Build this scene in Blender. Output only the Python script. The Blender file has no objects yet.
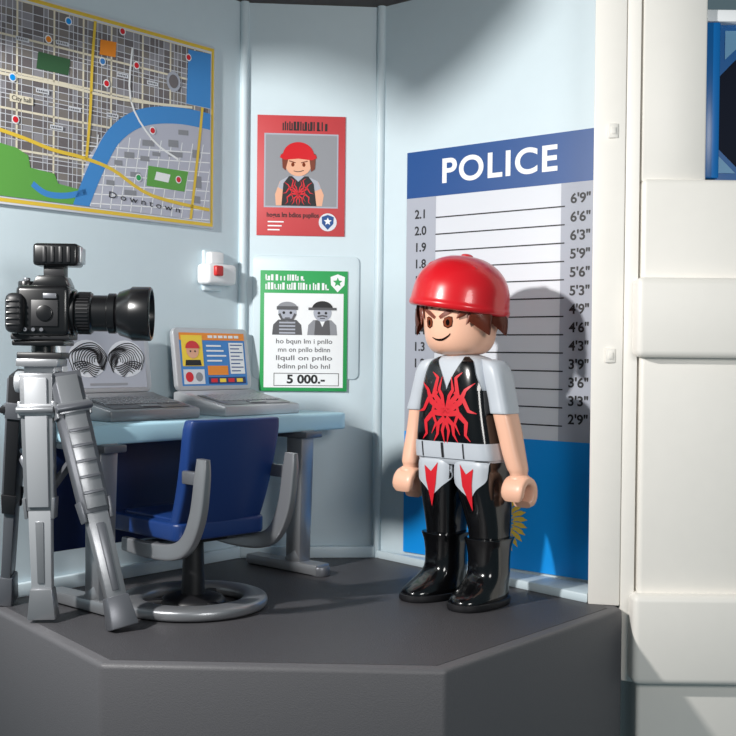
import bpy, bmesh, math, random
from math import sin, cos, pi, radians, atan2, sqrt
from mathutils import Vector as V, Matrix

sc = bpy.context.scene
sc.view_settings.view_transform = 'Standard'
COL = sc.collection

# ------------------------------------------------------------------ camera
CAMH, FPX = 1.04, 1130.0
cam_loc = V((0, 0, CAMH))
camR = Matrix.Rotation(radians(90 - 0.81), 3, 'X') @ Matrix.Rotation(radians(0.6), 3, 'Z')
cd = bpy.data.cameras.new('camera')
cd.sensor_width = 36; cd.lens = FPX / 736 * 36; cd.clip_end = 100
co = bpy.data.objects.new('view_camera', cd)
COL.objects.link(co)
co.matrix_world = Matrix.Translation(cam_loc) @ camR.to_4x4()
sc.camera = co

def ray(u, v):
    return camR @ V(((u - 368) / FPX, (368 - v) / FPX, -1))

# ------------------------------------------------------------------ materials
def lin(c):
    return tuple(((x / 255) / 12.92 if x / 255 <= 0.04045 else ((x / 255 + 0.055) / 1.055) ** 2.4) for x in c)

MATS = {}
def mat(name, rgb, rough=0.45, metal=0.0, bump=0.0, scale=60, coat=0.0, var=0.0, spec=0.5):
    if name in MATS: return MATS[name]
    m = bpy.data.materials.new(name); m.use_nodes = True
    nt = m.node_tree; b = nt.nodes['Principled BSDF']
    c = lin(rgb)
    b.inputs['Base Color'].default_value = (*c, 1)
    b.inputs['Roughness'].default_value = rough
    b.inputs['Metallic'].default_value = metal
    b.inputs['Coat Weight'].default_value = coat
    b.inputs['Specular IOR Level'].default_value = spec
    if bump or var:
        tc = nt.nodes.new('ShaderNodeTexCoord')
        n = nt.nodes.new('ShaderNodeTexNoise'); n.inputs['Scale'].default_value = scale
        n.inputs['Detail'].default_value = 4
        nt.links.new(tc.outputs['Object'], n.inputs['Vector'])
        if bump:
            bp = nt.nodes.new('ShaderNodeBump'); bp.inputs['Strength'].default_value = bump
            bp.inputs['Distance'].default_value = 0.01
            nt.links.new(n.outputs['Fac'], bp.inputs['Height'])
            nt.links.new(bp.outputs['Normal'], b.inputs['Normal'])
        if var:
            r = nt.nodes.new('ShaderNodeMapRange')
            r.inputs['To Min'].default_value = 1 - var; r.inputs['To Max'].default_value = 1 + var
            mx = nt.nodes.new('ShaderNodeVectorMath'); mx.operation = 'SCALE'
            mx.inputs[0].default_value = c
            nt.links.new(n.outputs['Fac'], r.inputs['Value'])
            nt.links.new(r.outputs['Result'], mx.inputs['Scale'])
            nt.links.new(mx.outputs['Vector'], b.inputs['Base Color'])
    MATS[name] = m
    return m

WALL = mat('wall_plastic', (205, 220, 227), 0.42, bump=0.02, scale=15, var=0.02)
WALLC = mat('cream_plastic', (243, 239, 232), 0.45, bump=0.02, scale=15, var=0.02)
CEIL = mat('ceiling_dark', (70, 62, 60), 0.6)
FLOOR = mat('floor_grey', (70, 69, 72), 0.5, bump=0.3, scale=160, var=0.16)
PLINTH = mat('plinth_grey', (92, 91, 94), 0.5, bump=0.15, scale=220, var=0.1)
WHITE = mat('print_white', (236, 238, 240), 0.5)
PAPER = mat('print_paper', (214, 217, 224), 0.5)
GREY1 = mat('print_light_grey', (168, 172, 184), 0.5)
GREY2 = mat('print_mid_grey', (140, 142, 148), 0.5)
GREY3 = mat('print_dark_grey', (84, 84, 88), 0.5)
INK = mat('print_black', (24, 24, 28), 0.5)
POLBLUE = mat('print_police_blue', (8, 70, 136), 0.4)
SKYBLUE = mat('print_bright_blue', (6, 150, 236), 0.4)
GOLD = mat('print_gold', (226, 190, 70), 0.4)
REDP = mat('print_red', (194, 66, 70), 0.5)
REDB = mat('print_bright_red', (212, 30, 44), 0.4)
GREENP = mat('print_green', (40, 158, 84), 0.5)
SKINP = mat('print_skin', (226, 170, 140), 0.5)
DTOP = mat('desk_light_blue', (172, 210, 226), 0.35, bump=0.02, scale=20)
NAVY = mat('navy_plastic', (20, 50, 106), 0.38, bump=0.02, scale=30)
NAVYD = mat('dark_navy_plastic', (18, 40, 88), 0.4)
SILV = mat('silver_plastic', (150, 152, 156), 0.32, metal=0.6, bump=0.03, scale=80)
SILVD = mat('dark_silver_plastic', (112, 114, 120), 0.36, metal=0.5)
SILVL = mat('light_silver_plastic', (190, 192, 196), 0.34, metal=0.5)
BLACK = mat('black_plastic', (16, 16, 18), 0.28, coat=0.3)
BLACKM = mat('black_matte_plastic', (26, 26, 29), 0.45)
GLOSSB = mat('glossy_black', (10, 10, 12), 0.17, coat=0.5)
GLASS = mat('lens_glass', (20, 24, 50), 0.05, coat=1)
SKIN = mat('figure_skin', (244, 190, 162), 0.38, coat=0.1)
SHIRT = mat('figure_shirt_grey', (190, 196, 204), 0.4)
CAPR = mat('cap_red', (206, 24, 34), 0.28, coat=0.3)
HAIR = mat('hair_brown', (120, 58, 40), 0.3)
EYE = mat('eye_brown', (120, 56, 34), 0.7, spec=0.1)
PUPIL = mat('pupil_black', (18, 10, 8), 0.8, spec=0.05)
REDL = mat('alarm_red', (196, 40, 40), 0.3)
WINB = mat('window_blue', (10, 104, 176), 0.3)
WINL = mat('window_pale_blue', (120, 176, 214), 0.4)
WIND = mat('window_dark', (6, 20, 44), 0.6, spec=0.2)
CREAMP = mat('map_cream', (226, 218, 196), 0.5)
MAPBG = mat('map_ground', (142, 140, 146), 0.5)
MAPLT = mat('map_light_ground', (182, 184, 198), 0.5)
MAPBLK = mat('map_block', (108, 102, 104), 0.5)
MAPTAN = mat('map_tan_block', (126, 120, 116), 0.5)
MAPRIV = mat('map_river', (64, 138, 206), 0.45)
MAPGR = mat('map_green', (96, 164, 72), 0.5)
MAPGD = mat('map_dark_green', (52, 92, 60), 0.5)
MAPYE = mat('map_yellow', (226, 192, 64), 0.5)
SCRB = mat('screen_blue', (60, 130, 200), 0.3)
SCRO = mat('screen_orange', (236, 140, 40), 0.3)
SCRY = mat('screen_yellow', (244, 210, 60), 0.3)

# ------------------------------------------------------------------ builder
def sg(x): return -1 if x < 0 else 1
def cat(pts, k):
    if k <= 1 or len(pts) < 3: return [tuple(p) for p in pts]
    out = []
    n = len(pts)
    for i in range(n - 1):
        p0 = pts[max(i - 1, 0)]; p1 = pts[i]; p2 = pts[i + 1]; p3 = pts[min(i + 2, n - 1)]
        for j in range(k):
            t = j / k
            out.append(tuple(0.5 * ((2 * b) + (-a + c) * t + (2 * a - 5 * b + 4 * c - d) * t * t + (-a + 3 * b - 3 * c + d) * t ** 3)
                             for a, b, c, d in zip(p0, p1, p2, p3)))
    out.append(tuple(pts[-1]))
    return out

class B:
    def __init__(s, T=None):
        s.bm = bmesh.new(); s.m = []; s.T = T or Matrix.Identity(4)
    def mi(s, m):
        if m not in s.m: s.m.append(m)
        return s.m.index(m)
    def merge(s, tb, m, T=None, recalc=True):
        if recalc: bmesh.ops.recalc_face_normals(tb, faces=tb.faces)
        tb.transform(s.T @ T if T is not None else s.T)
        i = s.mi(m)
        for f in tb.faces: f.material_index = i
        me = bpy.data.meshes.new('t'); tb.to_mesh(me); tb.free()
        s.bm.from_mesh(me); bpy.data.meshes.remove(me)
    def box(s, c, size, m, bev=0.0, T=None, rot=None, seg=2):
        tb = bmesh.new(); bmesh.ops.create_cube(tb, size=1)
        tb.transform(Matrix.Diagonal((*size, 1)))
        if bev: bmesh.ops.bevel(tb, geom=tb.edges[:], offset=bev, segments=seg, affect='EDGES', profile=0.5)
        X = Matrix.Translation(c)
        if rot: X = X @ rot.to_4x4()
        s.merge(tb, m, (T @ X) if T is not None else X)
    def plate(s, pts, z0, z1, m, bev=0.0, T=None, seg=2):
        tb = bmesh.new()
        vs = [tb.verts.new((p[0], p[1], z0)) for p in pts]
        f = tb.faces.new(vs)
        r = bmesh.ops.extrude_face_region(tb, geom=[f])
        for e in r['geom']:
            if isinstance(e, bmesh.types.BMVert): e.co.z = z1
        if bev: bmesh.ops.bevel(tb, geom=tb.edges[:], offset=bev, segments=seg, affect='EDGES', profile=0.5)
        s.merge(tb, m, T)
    def cyl(s, p0, p1, r0, m, r1=None, seg=28, T=None, bev=0):
        r1 = r0 if r1 is None else r1
        p0 = V(p0); p1 = V(p1); d = p1 - p0
        q = d.to_track_quat('Z', 'Y').to_matrix().to_4x4()
        tb = bmesh.new()
        bmesh.ops.create_cone(tb, cap_ends=True, segments=seg, radius1=r0, radius2=r1, depth=d.length)
        if bev:
            es = [e for e in tb.edges if abs(e.verts[0].co.z - e.verts[1].co.z) < 1e-6]
            bmesh.ops.bevel(tb, geom=es, offset=bev, segments=2, affect='EDGES', profile=0.5)
        X = Matrix.Translation((p0 + p1) / 2) @ q
        s.merge(tb, m, (T @ X) if T is not None else X)
    def sphere(s, c, r, m, seg=28, T=None, rot=None):
        if not hasattr(r, '__len__'): r = (r, r, r)
        tb = bmesh.new(); bmesh.ops.create_uvsphere(tb, u_segments=seg, v_segments=seg // 2, radius=1)
        X = Matrix.Translation(c)
        if rot: X = X @ rot.to_4x4()
        X = X @ Matrix.Diagonal((*r, 1))
        s.merge(tb, m, (T @ X) if T is not None else X)
    def loft(s, secs, m, seg=44, sub=3, caps=True, T=None):
        secs = cat(secs, sub)
        tb = bmesh.new(); rings = []
        for (cx, cy, cz, a, b, n) in secs:
            ring = []
            for i in range(seg):
                t = 2 * pi * i / seg; c = cos(t); q = sin(t)
                ring.append(tb.verts.new((cx + a * sg(c) * abs(c) ** (2 / n), cy + b * sg(q) * abs(q) ** (2 / n), cz)))
            rings.append(ring)
        for r0, r1 in zip(rings, rings[1:]):
            for i in range(seg):
                tb.faces.new((r0[i], r0[(i + 1) % seg], r1[(i + 1) % seg], r1[i]))
        if caps: tb.faces.new(rings[0]); tb.faces.new(rings[-1])
        s.merge(tb, m, T)
    def lathe(s, prof, m, seg=48, sub=3, T=None, a0=0, a1=2 * pi):
        prof = cat(prof, sub)
        full = abs(a1 - a0 - 2 * pi) < 1e-6
        tb = bmesh.new(); cols = []
        n = seg if full else seg + 1
        for i in range(n):
            t = a0 + (a1 - a0) * i / seg
            cols.append([tb.verts.new((max(r, 1e-5) * cos(t), max(r, 1e-5) * sin(t), z)) for r, z in prof])
        for i in range(seg):
            c0 = cols[i]; c1 = cols[(i + 1) % n]
            for j in range(len(prof) - 1):
                tb.faces.new((c0[j], c1[j], c1[j + 1], c0[j + 1]))
        bmesh.ops.remove_doubles(tb, verts=tb.verts, dist=2e-5)
        s.merge(tb, m, T)
    def tube(s, pts, r, m, seg=14, sub=5, w=None, ref=(0, 0, 1), closed=False, T=None, n=2.0):
        """sweep; r scalar or list; w = (a,b) half sizes of the section instead"""
        k = len(pts)
        rr = r if hasattr(r, '__len__') else [r] * k
        q = [(*p, x) for p, x in zip(pts, rr)]
        if not closed: q = cat(q, sub)
        P = [V(x[:3]) for x in q]; R = [x[3] for x in q]
        tb = bmesh.new(); rings = []
        N = len(P); ref = V(ref)
        for i in range(N):
            if closed: t = P[(i + 1) % N] - P[i - 1]
            else: t = P[min(i + 1, N - 1)] - P[max(i - 1, 0)]
            t.normalize()
            rf = ref if abs(t.dot(ref)) < 0.97 else V((0, 1, 0))
            a = t.cross(rf).normalized(); b = a.cross(t).normalized()
            ring = []
            for j in range(seg):
                th = 2 * pi * j / seg; c = cos(th); d = sin(th)
                c = sg(c) * abs(c) ** (2 / n); d = sg(d) * abs(d) ** (2 / n)
                wa, wb = (w[0] * R[i], w[1] * R[i]) if w else (R[i], R[i])
                ring.append(tb.verts.new(P[i] + a * c * wa + b * d * wb))
            rings.append(ring)
        rng = range(N) if closed else range(N - 1)
        for i in rng:
            r0 = rings[i]; r1 = rings[(i + 1) % N]
            for j in range(seg):
                tb.faces.new((r0[j], r0[(j + 1) % seg], r1[(j + 1) % seg], r1[j]))
        if not closed: tb.faces.new(rings[0]); tb.faces.new(rings[-1])
        s.merge(tb, m, T)
    def beam(s, p0, p1, s0, s1, m, side=(1, 0, 0), bev=0.006, T=None):
        p0 = V(p0); p1 = V(p1); t = (p1 - p0).normalized(); side = V(side)
        side = (side - t * side.dot(t)).normalized(); o = t.cross(side)
        tb = bmesh.new(); vs = []
        for p, (a, b) in ((p0, s0), (p1, s1)):
            for i, j in ((-1, -1), (1, -1), (1, 1), (-1, 1)):
                vs.append(tb.verts.new(p + side * a / 2 * i + o * b / 2 * j))
        for f in ((0, 1, 2, 3), (7, 6, 5, 4), (0, 4, 5, 1), (1, 5, 6, 2), (2, 6, 7, 3), (3, 7, 4, 0)):
            tb.faces.new([vs[i] for i in f])
        if bev: bmesh.ops.bevel(tb, geom=tb.edges[:], offset=bev, segments=2, affect='EDGES', profile=0.5)
        s.merge(tb, m, T)
    # flat graphics in XY, z = layer height
    def poly(s, pts, z, m, T=None):
        tb = bmesh.new(); f = tb.faces.new([tb.verts.new((p[0], p[1], z)) for p in pts])
        if len(pts) > 4: bmesh.ops.triangulate(tb, faces=[f])
        s.merge(tb, m, T, recalc=False)
    def rect(s, x0, y0, x1, y1, z, m, T=None):
        s.poly([(x0, y0), (x1, y0), (x1, y1), (x0, y1)], z, m, T)
    def disc(s, x, y, rx, z, m, ry=None, T=None, n=24, a0=0, a1=2 * pi):
        ry = rx if ry is None else ry
        k = n if a1 - a0 > 6.28 else n + 1
        s.poly([(x + rx * cos(a0 + (a1 - a0) * i / n), y + ry * sin(a0 + (a1 - a0) * i / n)) for i in range(k)], z, m, T)
    def stroke(s, pts, w, z, m, T=None, sub=1):
        pts = cat(pts, sub); k = len(pts)
        ww = w if hasattr(w, '__len__') else [w] * k
        if len(ww) != k:
            ww = [ww[0] + (ww[-1] - ww[0]) * i / (k - 1) for i in range(k)]
        L = []; R = []
        for i in range(k):
            a = V(pts[max(i - 1, 0)]); b = V(pts[min(i + 1, k - 1)]); d = (b - a)
            d = d / max(d.length, 1e-9); n = V((-d.y, d.x)); p = V(pts[i])
            L.append(p + n * ww[i] / 2); R.append(p - n * ww[i] / 2)
        tb = bmesh.new()
        lv = [tb.verts.new((p.x, p.y, z)) for p in L]; rv = [tb.verts.new((p.x, p.y, z)) for p in R]
        for i in range(k - 1): tb.faces.new((rv[i], rv[i + 1], lv[i + 1], lv[i]))
        s.merge(tb, m, T, recalc=False)
    def text(s, txt, x, y, size, z, m, align='CENTER', bold=0.0, T=None, sx=1.0, rot=0, fit=None, res=3, space=1.0):
        c = bpy.data.curves.new('t', 'FONT'); c.body = txt; c.size = size; c.space_character = space
        c.align_x = align; c.align_y = 'CENTER'; c.offset = bold; c.resolution_u = res
        o = bpy.data.objects.new('t', c); COL.objects.link(o)
        dg = bpy.context.evaluated_depsgraph_get(); dg.update()
        me = bpy.data.meshes.new_from_object(o.evaluated_get(dg))
        tb = bmesh.new(); tb.from_mesh(me)
        if fit and len(tb.verts):
            xs = [v.co.x for v in tb.verts]; sx = fit / (max(xs) - min(xs))
        X = Matrix.Translation((x, y, z)) @ Matrix.Rotation(rot, 4, 'Z') @ Matrix.Diagonal((sx, 1, 1, 1))
        s.merge(tb, m, (T @ X) if T is not None else X, recalc=False)
        bpy.data.objects.remove(o); bpy.data.meshes.remove(me); bpy.data.curves.remove(c)
    def clip(s, x0, y0, x1, y1):
        """trim everything outside a rectangle (printed area)"""
        for co_, no in (((x0, 0, 0), (-1, 0, 0)), ((x1, 0, 0), (1, 0, 0)), ((0, y0, 0), (0, -1, 0)), ((0, y1, 0), (0, 1, 0))):
            bmesh.ops.bisect_plane(s.bm, geom=s.bm.verts[:] + s.bm.edges[:] + s.bm.faces[:], plane_co=co_, plane_no=no, clear_outer=True)
    def done(s, name, parent=None, loc=None, rotz=None, mw=None, label=None, cat_=None, kind=None, ang=38, group=None):
        me = bpy.data.meshes.new(name); s.bm.to_mesh(me); s.bm.free()
        for m in s.m: me.materials.append(m)
        for p in me.polygons: p.use_smooth = True
        me.set_sharp_from_angle(angle=radians(ang))
        o = bpy.data.objects.new(name, me); COL.objects.link(o)
        if parent: o.parent = parent
        if mw is not None: o.matrix_world = mw
        if loc is not None: o.location = loc
        if rotz is not None: o.rotation_euler = (0, 0, rotz)
        if label: o['label'] = label
        if cat_: o['category'] = cat_
        if kind: o['kind'] = kind
        if group: o['group'] = group
        return o

def empty(name, loc, rotz, label, cat_, group=None):
    o = bpy.data.objects.new(name, None); COL.objects.link(o)
    o.location = loc; o.rotation_euler = (0, 0, rotz); o.empty_display_size = 0.1
    o['label'] = label; o['category'] = cat_
    if group: o['group'] = group
    return o

def rrect(x0, y0, x1, y1, r, n=6):
    p = []
    for cx, cy, a in ((x1 - r, y1 - r, 0), (x0 + r, y1 - r, 90), (x0 + r, y0 + r, 180), (x1 - r, y0 + r, 270)):
        for i in range(n + 1):
            t = radians(a + 90 * i / n); p.append((cx + r * cos(t), cy + r * sin(t)))
    return p

# ------------------------------------------------------------------ room layout (octagonal tower room)
C0 = V((-0.643, 5.674, 0)); C1 = V((0.051, 5.730, 0)); C2 = V((1.005, 4.918, 0))
A = V((-0.648, -0.7615, 0)).normalized()
CL = C0 + A * 2.1
WH = 2.78
KEY = V((-2.4, 2.6, 2.35))
class Frame:
    def __init__(s, o, x):
        s.o = V(o); s.x = V(x).normalized(); s.z = V((0, 0, 1)); s.n = s.x.cross(s.z)
    def at(s, u, v):           # measure a point of the photo on the true wall plane
        d = ray(u, v); t = (s.o - cam_loc).dot(s.n) / d.dot(s.n)
        q = cam_loc + d * t - s.o
        return q.dot(s.x), q.z
    def mw(s, x, y, off=0.0):
        p = s.o + s.x * x + s.z * y + s.n * off
        return Matrix(((s.x.x, 0, s.n.x, p.x), (s.x.y, 0, s.n.y, p.y), (s.x.z, 1, s.n.z, p.z), (0, 0, 0, 1)))
WL = Frame(C0, -A); WC = Frame(C0, C1 - C0); WR = Frame(C1, C2 - C1)

def wall(name, fr, x0, x1, m, th=0.08):
    b = B(); b.box(((x0 + x1) / 2, WH / 2 , -th / 2), (x1 - x0, WH, th), m)
    return b.done(name, mw=fr.mw(0, 0), kind='structure')
wc_len = (C1 - C0).length; wr_len = (C2 - C1).length
wall('wall_left', WL, -2.1, 0, WALL)
wall('wall_back', WC, 0, wc_len, WALL)
wall('wall_right', WR, 0, wr_len, WALL)

# corner trims and raised rims
b = B(); b.cyl((0, 0, 0), (0, 0, WH), 0.022, WALL, seg=16); b.done('trim_1', loc=C0 + V((0.01, -0.01, 0)), kind='structure')
b = B(); b.cyl((0, 0, 0), (0, 0, WH), 0.022, WALL, seg=16); b.done('trim_2', loc=C1 + V((-0.0, -0.012, 0)), kind='structure')
b = B(); b.plate(rrect(0.06, 0.9, wc_len - 0.10, 1.52, 0.03), 0, 0.010, WALL, bev=0.004)
b.done('trim_3', mw=WC.mw(0, 0), kind='structure')
PANEL = 0.0105

# unseen plate, added to throw a diagonal key-light shadow on the upper walls
hd = V((0.68, 0.733, 0)).normalized()
q0 = KEY + hd * 1.25; sx_ = V((hd.y, -hd.x, 0))
def onv(W):
    d = W - KEY; t = 1.25 / d.dot(hd); p = KEY + d * t
    return ((p - q0).dot(sx_), p.z)
def wp(fr, u, v):
    x, z = fr.at(u, v); return fr.o + fr.x * x + V((0, 0, z))
edge = [onv(wp(WL, -40, 40)), onv(wp(WL, 60, 60)), onv(wp(WL, 225, 60)), onv(wp(WC, 300, 66)), onv(wp(WC, 375, 95)), onv(wp(WR, 412, 120)), onv(wp(WR, 470, 78)), onv(wp(WR, 540, 0))]
xm0 = edge[0][0]; xm1 = edge[-1][0] + .03
b = B(); b.plate([(xm0, 2.86)] + edge + [(xm1, 2.86)], 0, 0.03, CEIL, T=Matrix(((sx_.x, 0, hd.x, q0.x), (sx_.y, 0, hd.y, q0.y), (0, 1, 0, 0), (0, 0, 0, 1))))
b.done('trim_7', kind='structure')

b = B(); b.box((wc_len / 2, 0.03, 0.02), (wc_len - 0.02, 0.06, 0.04), WALL, bev=0.01); b.done('baseboard_back', mw=WC.mw(0, 0), kind='structure')
b = B(); b.box((-1.05, 0.03, 0.015), (2.08, 0.06, 0.03), WALL, bev=0.01); b.done('baseboard_left', mw=WL.mw(0, 0), kind='structure')
b = B(); b.plate([(C1.x, C1.y - 0.02), (0.06, 5.68), (0.925, 4.70), (0.995, 4.93)], 0.0, 0.04, WALL, bev=0.008)
b.done('baseboard_right', kind='structure')

# floor platform
def G(u, v):
    d = ray(u, v); t = -cam_loc.z / d.z; p = cam_loc + d * t
    return (p.x, p.y)
fl = [None, G(100, 664), G(447, 670), G(623, 609)]
poly = [(-2.05, 5.05), (fl[1][0] - 0.75, fl[1][1] + 0.96), fl[1], fl[2], fl[3], (1.0, 5.02), (0.1, 5.83), (-0.7, 5.78)]
b = B(); b.plate(poly, -0.9, 0.0, PLINTH, bev=0.018, seg=3)
b.done('floor', kind='structure')
cx = sum(p[0] for p in poly) / len(poly); cy = sum(p[1] for p in poly) / len(poly)
inn = [(cx + (p[0] - cx) * 0.955, cy + (p[1] - cy) * 0.955) for p in poly]
b = B(); b.plate(inn, -0.01, 0.0015, FLOOR); b.done('floor_surface', kind='structure')

v0_, v1_ = q0 + sx_ * xm0, q0 + sx_ * xm1
b = B(); b.plate([(CL.x - 0.1, CL.y - .2), (v0_.x, v0_.y), (v1_.x, v1_.y), (-0.9, 4.0), (0.3, 4.3), (1.0, 4.8), (1.1, 5.0), (0.1, 5.9), (-0.75, 5.8)], WH, WH + 0.06, CEIL)
b.done('ceiling', kind='structure')

# pillar and outer facade
b = B()
b.plate([(0.925, 4.69), (1.05, 4.66), (1.10, 4.95), (0.99, 4.97)], 0.0, 2.95, WALLC, bev=0.006)
b.plate([(1.052, 4.665), (1.105, 4.64), (1.15, 4.95), (1.06, 4.95)], -0.31, 2.95, WALLC, bev=0.006)
for v in (131, 355):
    z = 1.04 - (v - 354) / FPX * 4.67
    b.box((1.00, 4.670, z), (0.04, 0.016, 0.06), WALLC, bev=0.004)
    b.box((1.00, 4.660, z), (0.016, 0.006, 0.028), WALLC, bev=0.001)
b.done('trim_4', kind='structure')
b = B()
b.box((1.60, 4.78, 0.43), (0.97, 0.32, 2.66), WALLC, bev=0.02, seg=3)
b.box((1.245, 4.78, 2.36), (0.262, 0.28, 1.22), WALLC, bev=0.01)
b.box((1.60, 4.80, 2.82), (0.97, 0.2, 0.36), WALLC, bev=0.01)
b.done('wall_outer', kind='structure')
for i, (z0, z1) in enumerate(((1.03, 1.355), (-0.30, 0.065))):
    b = B(); b.box((1.60, 4.70, (z0 + z1) / 2), (1.03, 0.28, z1 - z0), WALLC, bev=0.028, seg=4)
    b.done('trim_%d' % (5 + i), kind='structure')
b = B()
b.box((1.405, 4.74, 2.09), (0.06, 0.16, 0.64), WINB, bev=0.006)
b.box((1.74, 4.74, 2.44), (0.74, 0.14, 0.05), WHITE, bev=0.006)
b.box((1.74, 4.80, 2.1), (0.7, 0.02, 0.72), WIND)
WT = Matrix(((1, 0, 0, 0), (0, 0, -1, 4.75), (0, 1, 0, 0), (0, 0, 0, 1)))
b.plate([(1.43, 1.77), (1.58, 1.77), (1.43, 1.92)], 0, 0.03, WINB, T=WT)
b.plate([(1.43, 2.42), (1.60, 2.42), (1.60, 2.36), (1.43, 2.18)], 0, 0.03, WINB, T=WT)
b.plate([(1.47, 2.39), (1.58, 2.39), (1.58, 2.375), (1.47, 2.27)], 0.03, 0.035, WINL, T=WT)
b.plate([(1.45, 1.80), (1.52, 1.80), (1.45, 1.87)], 0.03, 0.035, WINL, T=WT)
b.done('window_1', kind='structure')

# ------------------------------------------------------------------ height chart
x0 = WR.at(407, 300)[0]; x1 = WR.at(596, 350)[0]
yt = WR.at(500, 141)[1]; yb = WR.at(500, 566)[1]
ox, oy = (x0 + x1) / 2, (yt + yb) / 2
def P(u, v):
    a, c = WR.at(u, v); return (a - ox, c - oy)
b = B()
hw, hh = (x1 - x0) / 2, (yt - yb) / 2
b.box((0, 0, 0.004), (2 * hw, 2 * hh, 0.008), PAPER, bev=0.002)
z1_, z2_, z3_ = 0.0088, 0.0096, 0.0104
yband = P(500, 190)[1]; ybl = P(500, 437)[1]
b.rect(-hw, yband, hw, hh, z1_, POLBLUE)
b.rect(-hw, -hh, hw, ybl, z1_, SKYBLUE)
xl = P(436, 300)[0]; xr = P(561, 300)[0]
b.rect(-hw, ybl, xl, yband, z1_, GREY1); b.rect(xr, ybl, hw, yband, z1_, GREY1)
xa = P(443, 170)[0]; xb = P(558, 165)[0]
b.text('POLICE', (xa + xb) / 2, P(500, 166)[1], 0.162, z2_, WHITE, bold=0.0038, fit=xb - xa, res=14, space=1.12)
ya = P(575, 199)[1]; yz = P(575, 420)[1]
labs = ["6'9\"", "6'6\"", "6'3\"", "5'9\"", "5'6\"", "5'3\"", "4'9\"", "4'6\"", "4'3\"", "3'9\"", "3'6\"", "3'3\"", "2'9\""]
lw = P(591, 300)[0] - P(571, 300)[0]
for i, t in enumerate(labs):
    y = ya + (yz - ya) * i / 12
    b.text(t, P(580.5, 300)[0], y, 0.060, z2_, INK, bold=0.0016, fit=lw, res=6)
    b.rect(xl, y - 0.003 - .03, xr + 0.02, y + 0.003 - .03, z2_, INK)
yA = P(421, 215)[1]; yB = P(421, 347)[1]
for i in range(13):
    y = yA + (yB - yA) * i / 8
    b.text('%.1f' % (2.1 - 0.1 * i), P(421, 300)[0], y, 0.060, z2_, INK, bold=0.0014, res=6)
# laurel emblem printed on the blue field
ex, ey = P(499, 519)
for sgn in (-1, 1):
    for k in range(10):
        t = radians(-80 + 13 * k)
        px, py = ex + sgn * 0.075 * cos(t), ey + 0.07 * sin(t)
        for q in (0.0, 0.6):
            a_ = t + q - .2
            ln = 0.09 if q == 0 else 0.075
            dx, dy = cos(a_) * ln, sin(a_) * ln
            b.poly([(px, py), (px + sgn * (dx * .6 - dy * .14), py + dy * .6 + dx * .14), (px + sgn * dx, py + dy), (px + sgn * (dx * .6 + dy * .14), py + dy * .6 - dx * .14)], z2_ + 0.0002 * k, GOLD)
b.disc(ex, ey, 0.055, z3_ + .003, SKYBLUE)
b.done('height_chart', mw=WR.mw(ox, oy, 0.001), label='tall height measuring board with blue POLICE header on the wall', cat_='height chart')

# ------------------------------------------------------------------ city map
x0 = -1.62; x1 = WL.at(213, 140)[0]; yt = WL.at(150, 30)[1]; yb = WL.at(150, 222)[1]
ox, oy = (x0 + x1) / 2, (yt + yb) / 2; hw, hh = (x1 - x0) / 2, (yt - yb) / 2
def P(u, v):
    a, c = WL.at(u, v); return (a - ox, c - oy)
L = [0.0126 + 0.0007 * i for i in range(10)]
e = 0.034
b = B()
b.rect(-hw + e, -hh + e, hw - e, hh - e, L[1], MAPBG)
bx0, bx1, by0, by1 = -hw + e, hw - e, -hh + e, hh - e
random.seed(7)
xs = [bx0]
while xs[-1] < bx1: xs.append(xs[-1] + random.choice((0.022, 0.030, 0.040, 0.052)))
ys = [by1]
while ys[-1] > by0: ys.append(ys[-1] - random.choice((0.018, 0.024, 0.032, 0.042)))
for i in range(len(xs) - 1):
    for j in range(len(ys) - 1):
        r = random.random()
        m = MAPBLK if r < 0.42 else (MAPTAN if r < .74 else None)
        if m: b.rect(xs[i], ys[j + 1], xs[i + 1], ys[j], L[2], m)
for i, x in enumerate(xs): b.rect(x - .0016 - .003 * (i % 5 == 0), by0, x + .0016 + .003 * (i % 5 == 0), by1, L[3], CREAMP if i % 5 == 0 else PAPER)
for i, y in enumerate(ys): b.rect(bx0, y - .0016 - .003 * (i % 5 == 0), bx1, y + .0016 + .003 * (i % 5 == 0), L[3], CREAMP if i % 5 == 0 else PAPER)
def gp(pts, z, m): b.poly([P(*p) for p in pts], z, m)
gp([(84, 160), (104, 132), (130, 112), (175, 110), (230, 118), (230, 240), (60, 214), (78, 190)], L[4], MAPLT)
for k in range(12):
    b.stroke([P(96 + k * 10.5, 135 + k), P(88 + k * 10, 206 + k * 2)], 0.005, L[4] + .0003, WHITE)
for k in range(8):
    b.stroke([P(80, 146 + k * 9.5), P(212, 154 + k * 9.5)], 0.005, L[4] + .0003, WHITE)
for (u, v, w_, h_) in ((122, 152, 10, 6), (140, 140, 12, 6), (166, 140, 10, 7), (166, 152, 14, 5), (122, 190, 12, 5), (192, 176, 7, 12), (190, 196, 8, 7), (104, 180, 8, 5), (176, 130, 10, 5), (112, 160, 8, 5), (138, 156, 9, 5), (128, 172, 10, 5), (150, 152, 8, 4), (190, 150, 8, 8)):
    gp([(u, v), (u + w_, v + 1), (u + w_, v + h_ + 1), (u, v + h_)], L[5], MAPBLK if (u + v) % 2 else GREY2)
gp([(-20, 138), (14, 148), (26, 156), (28, 168), (52, 174), (56, 184), (78, 190), (70, 212), (-20, 196)], L[4] + .0004, MAPGR)
gp([(36, 52), (68, 60), (66, 76), (34, 69)], L[5], MAPGD)
gp([(146, 166), (186, 172), (182, 192), (144, 186)], L[5] + .0003, MAPGR)
gp([(154, 172), (168, 175), (166, 183), (152, 180)], L[6], WHITE)
gp([(186, 50), (215, 56), (212, 110), (184, 104)], L[5] + .0003, MAPRIV)
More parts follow.
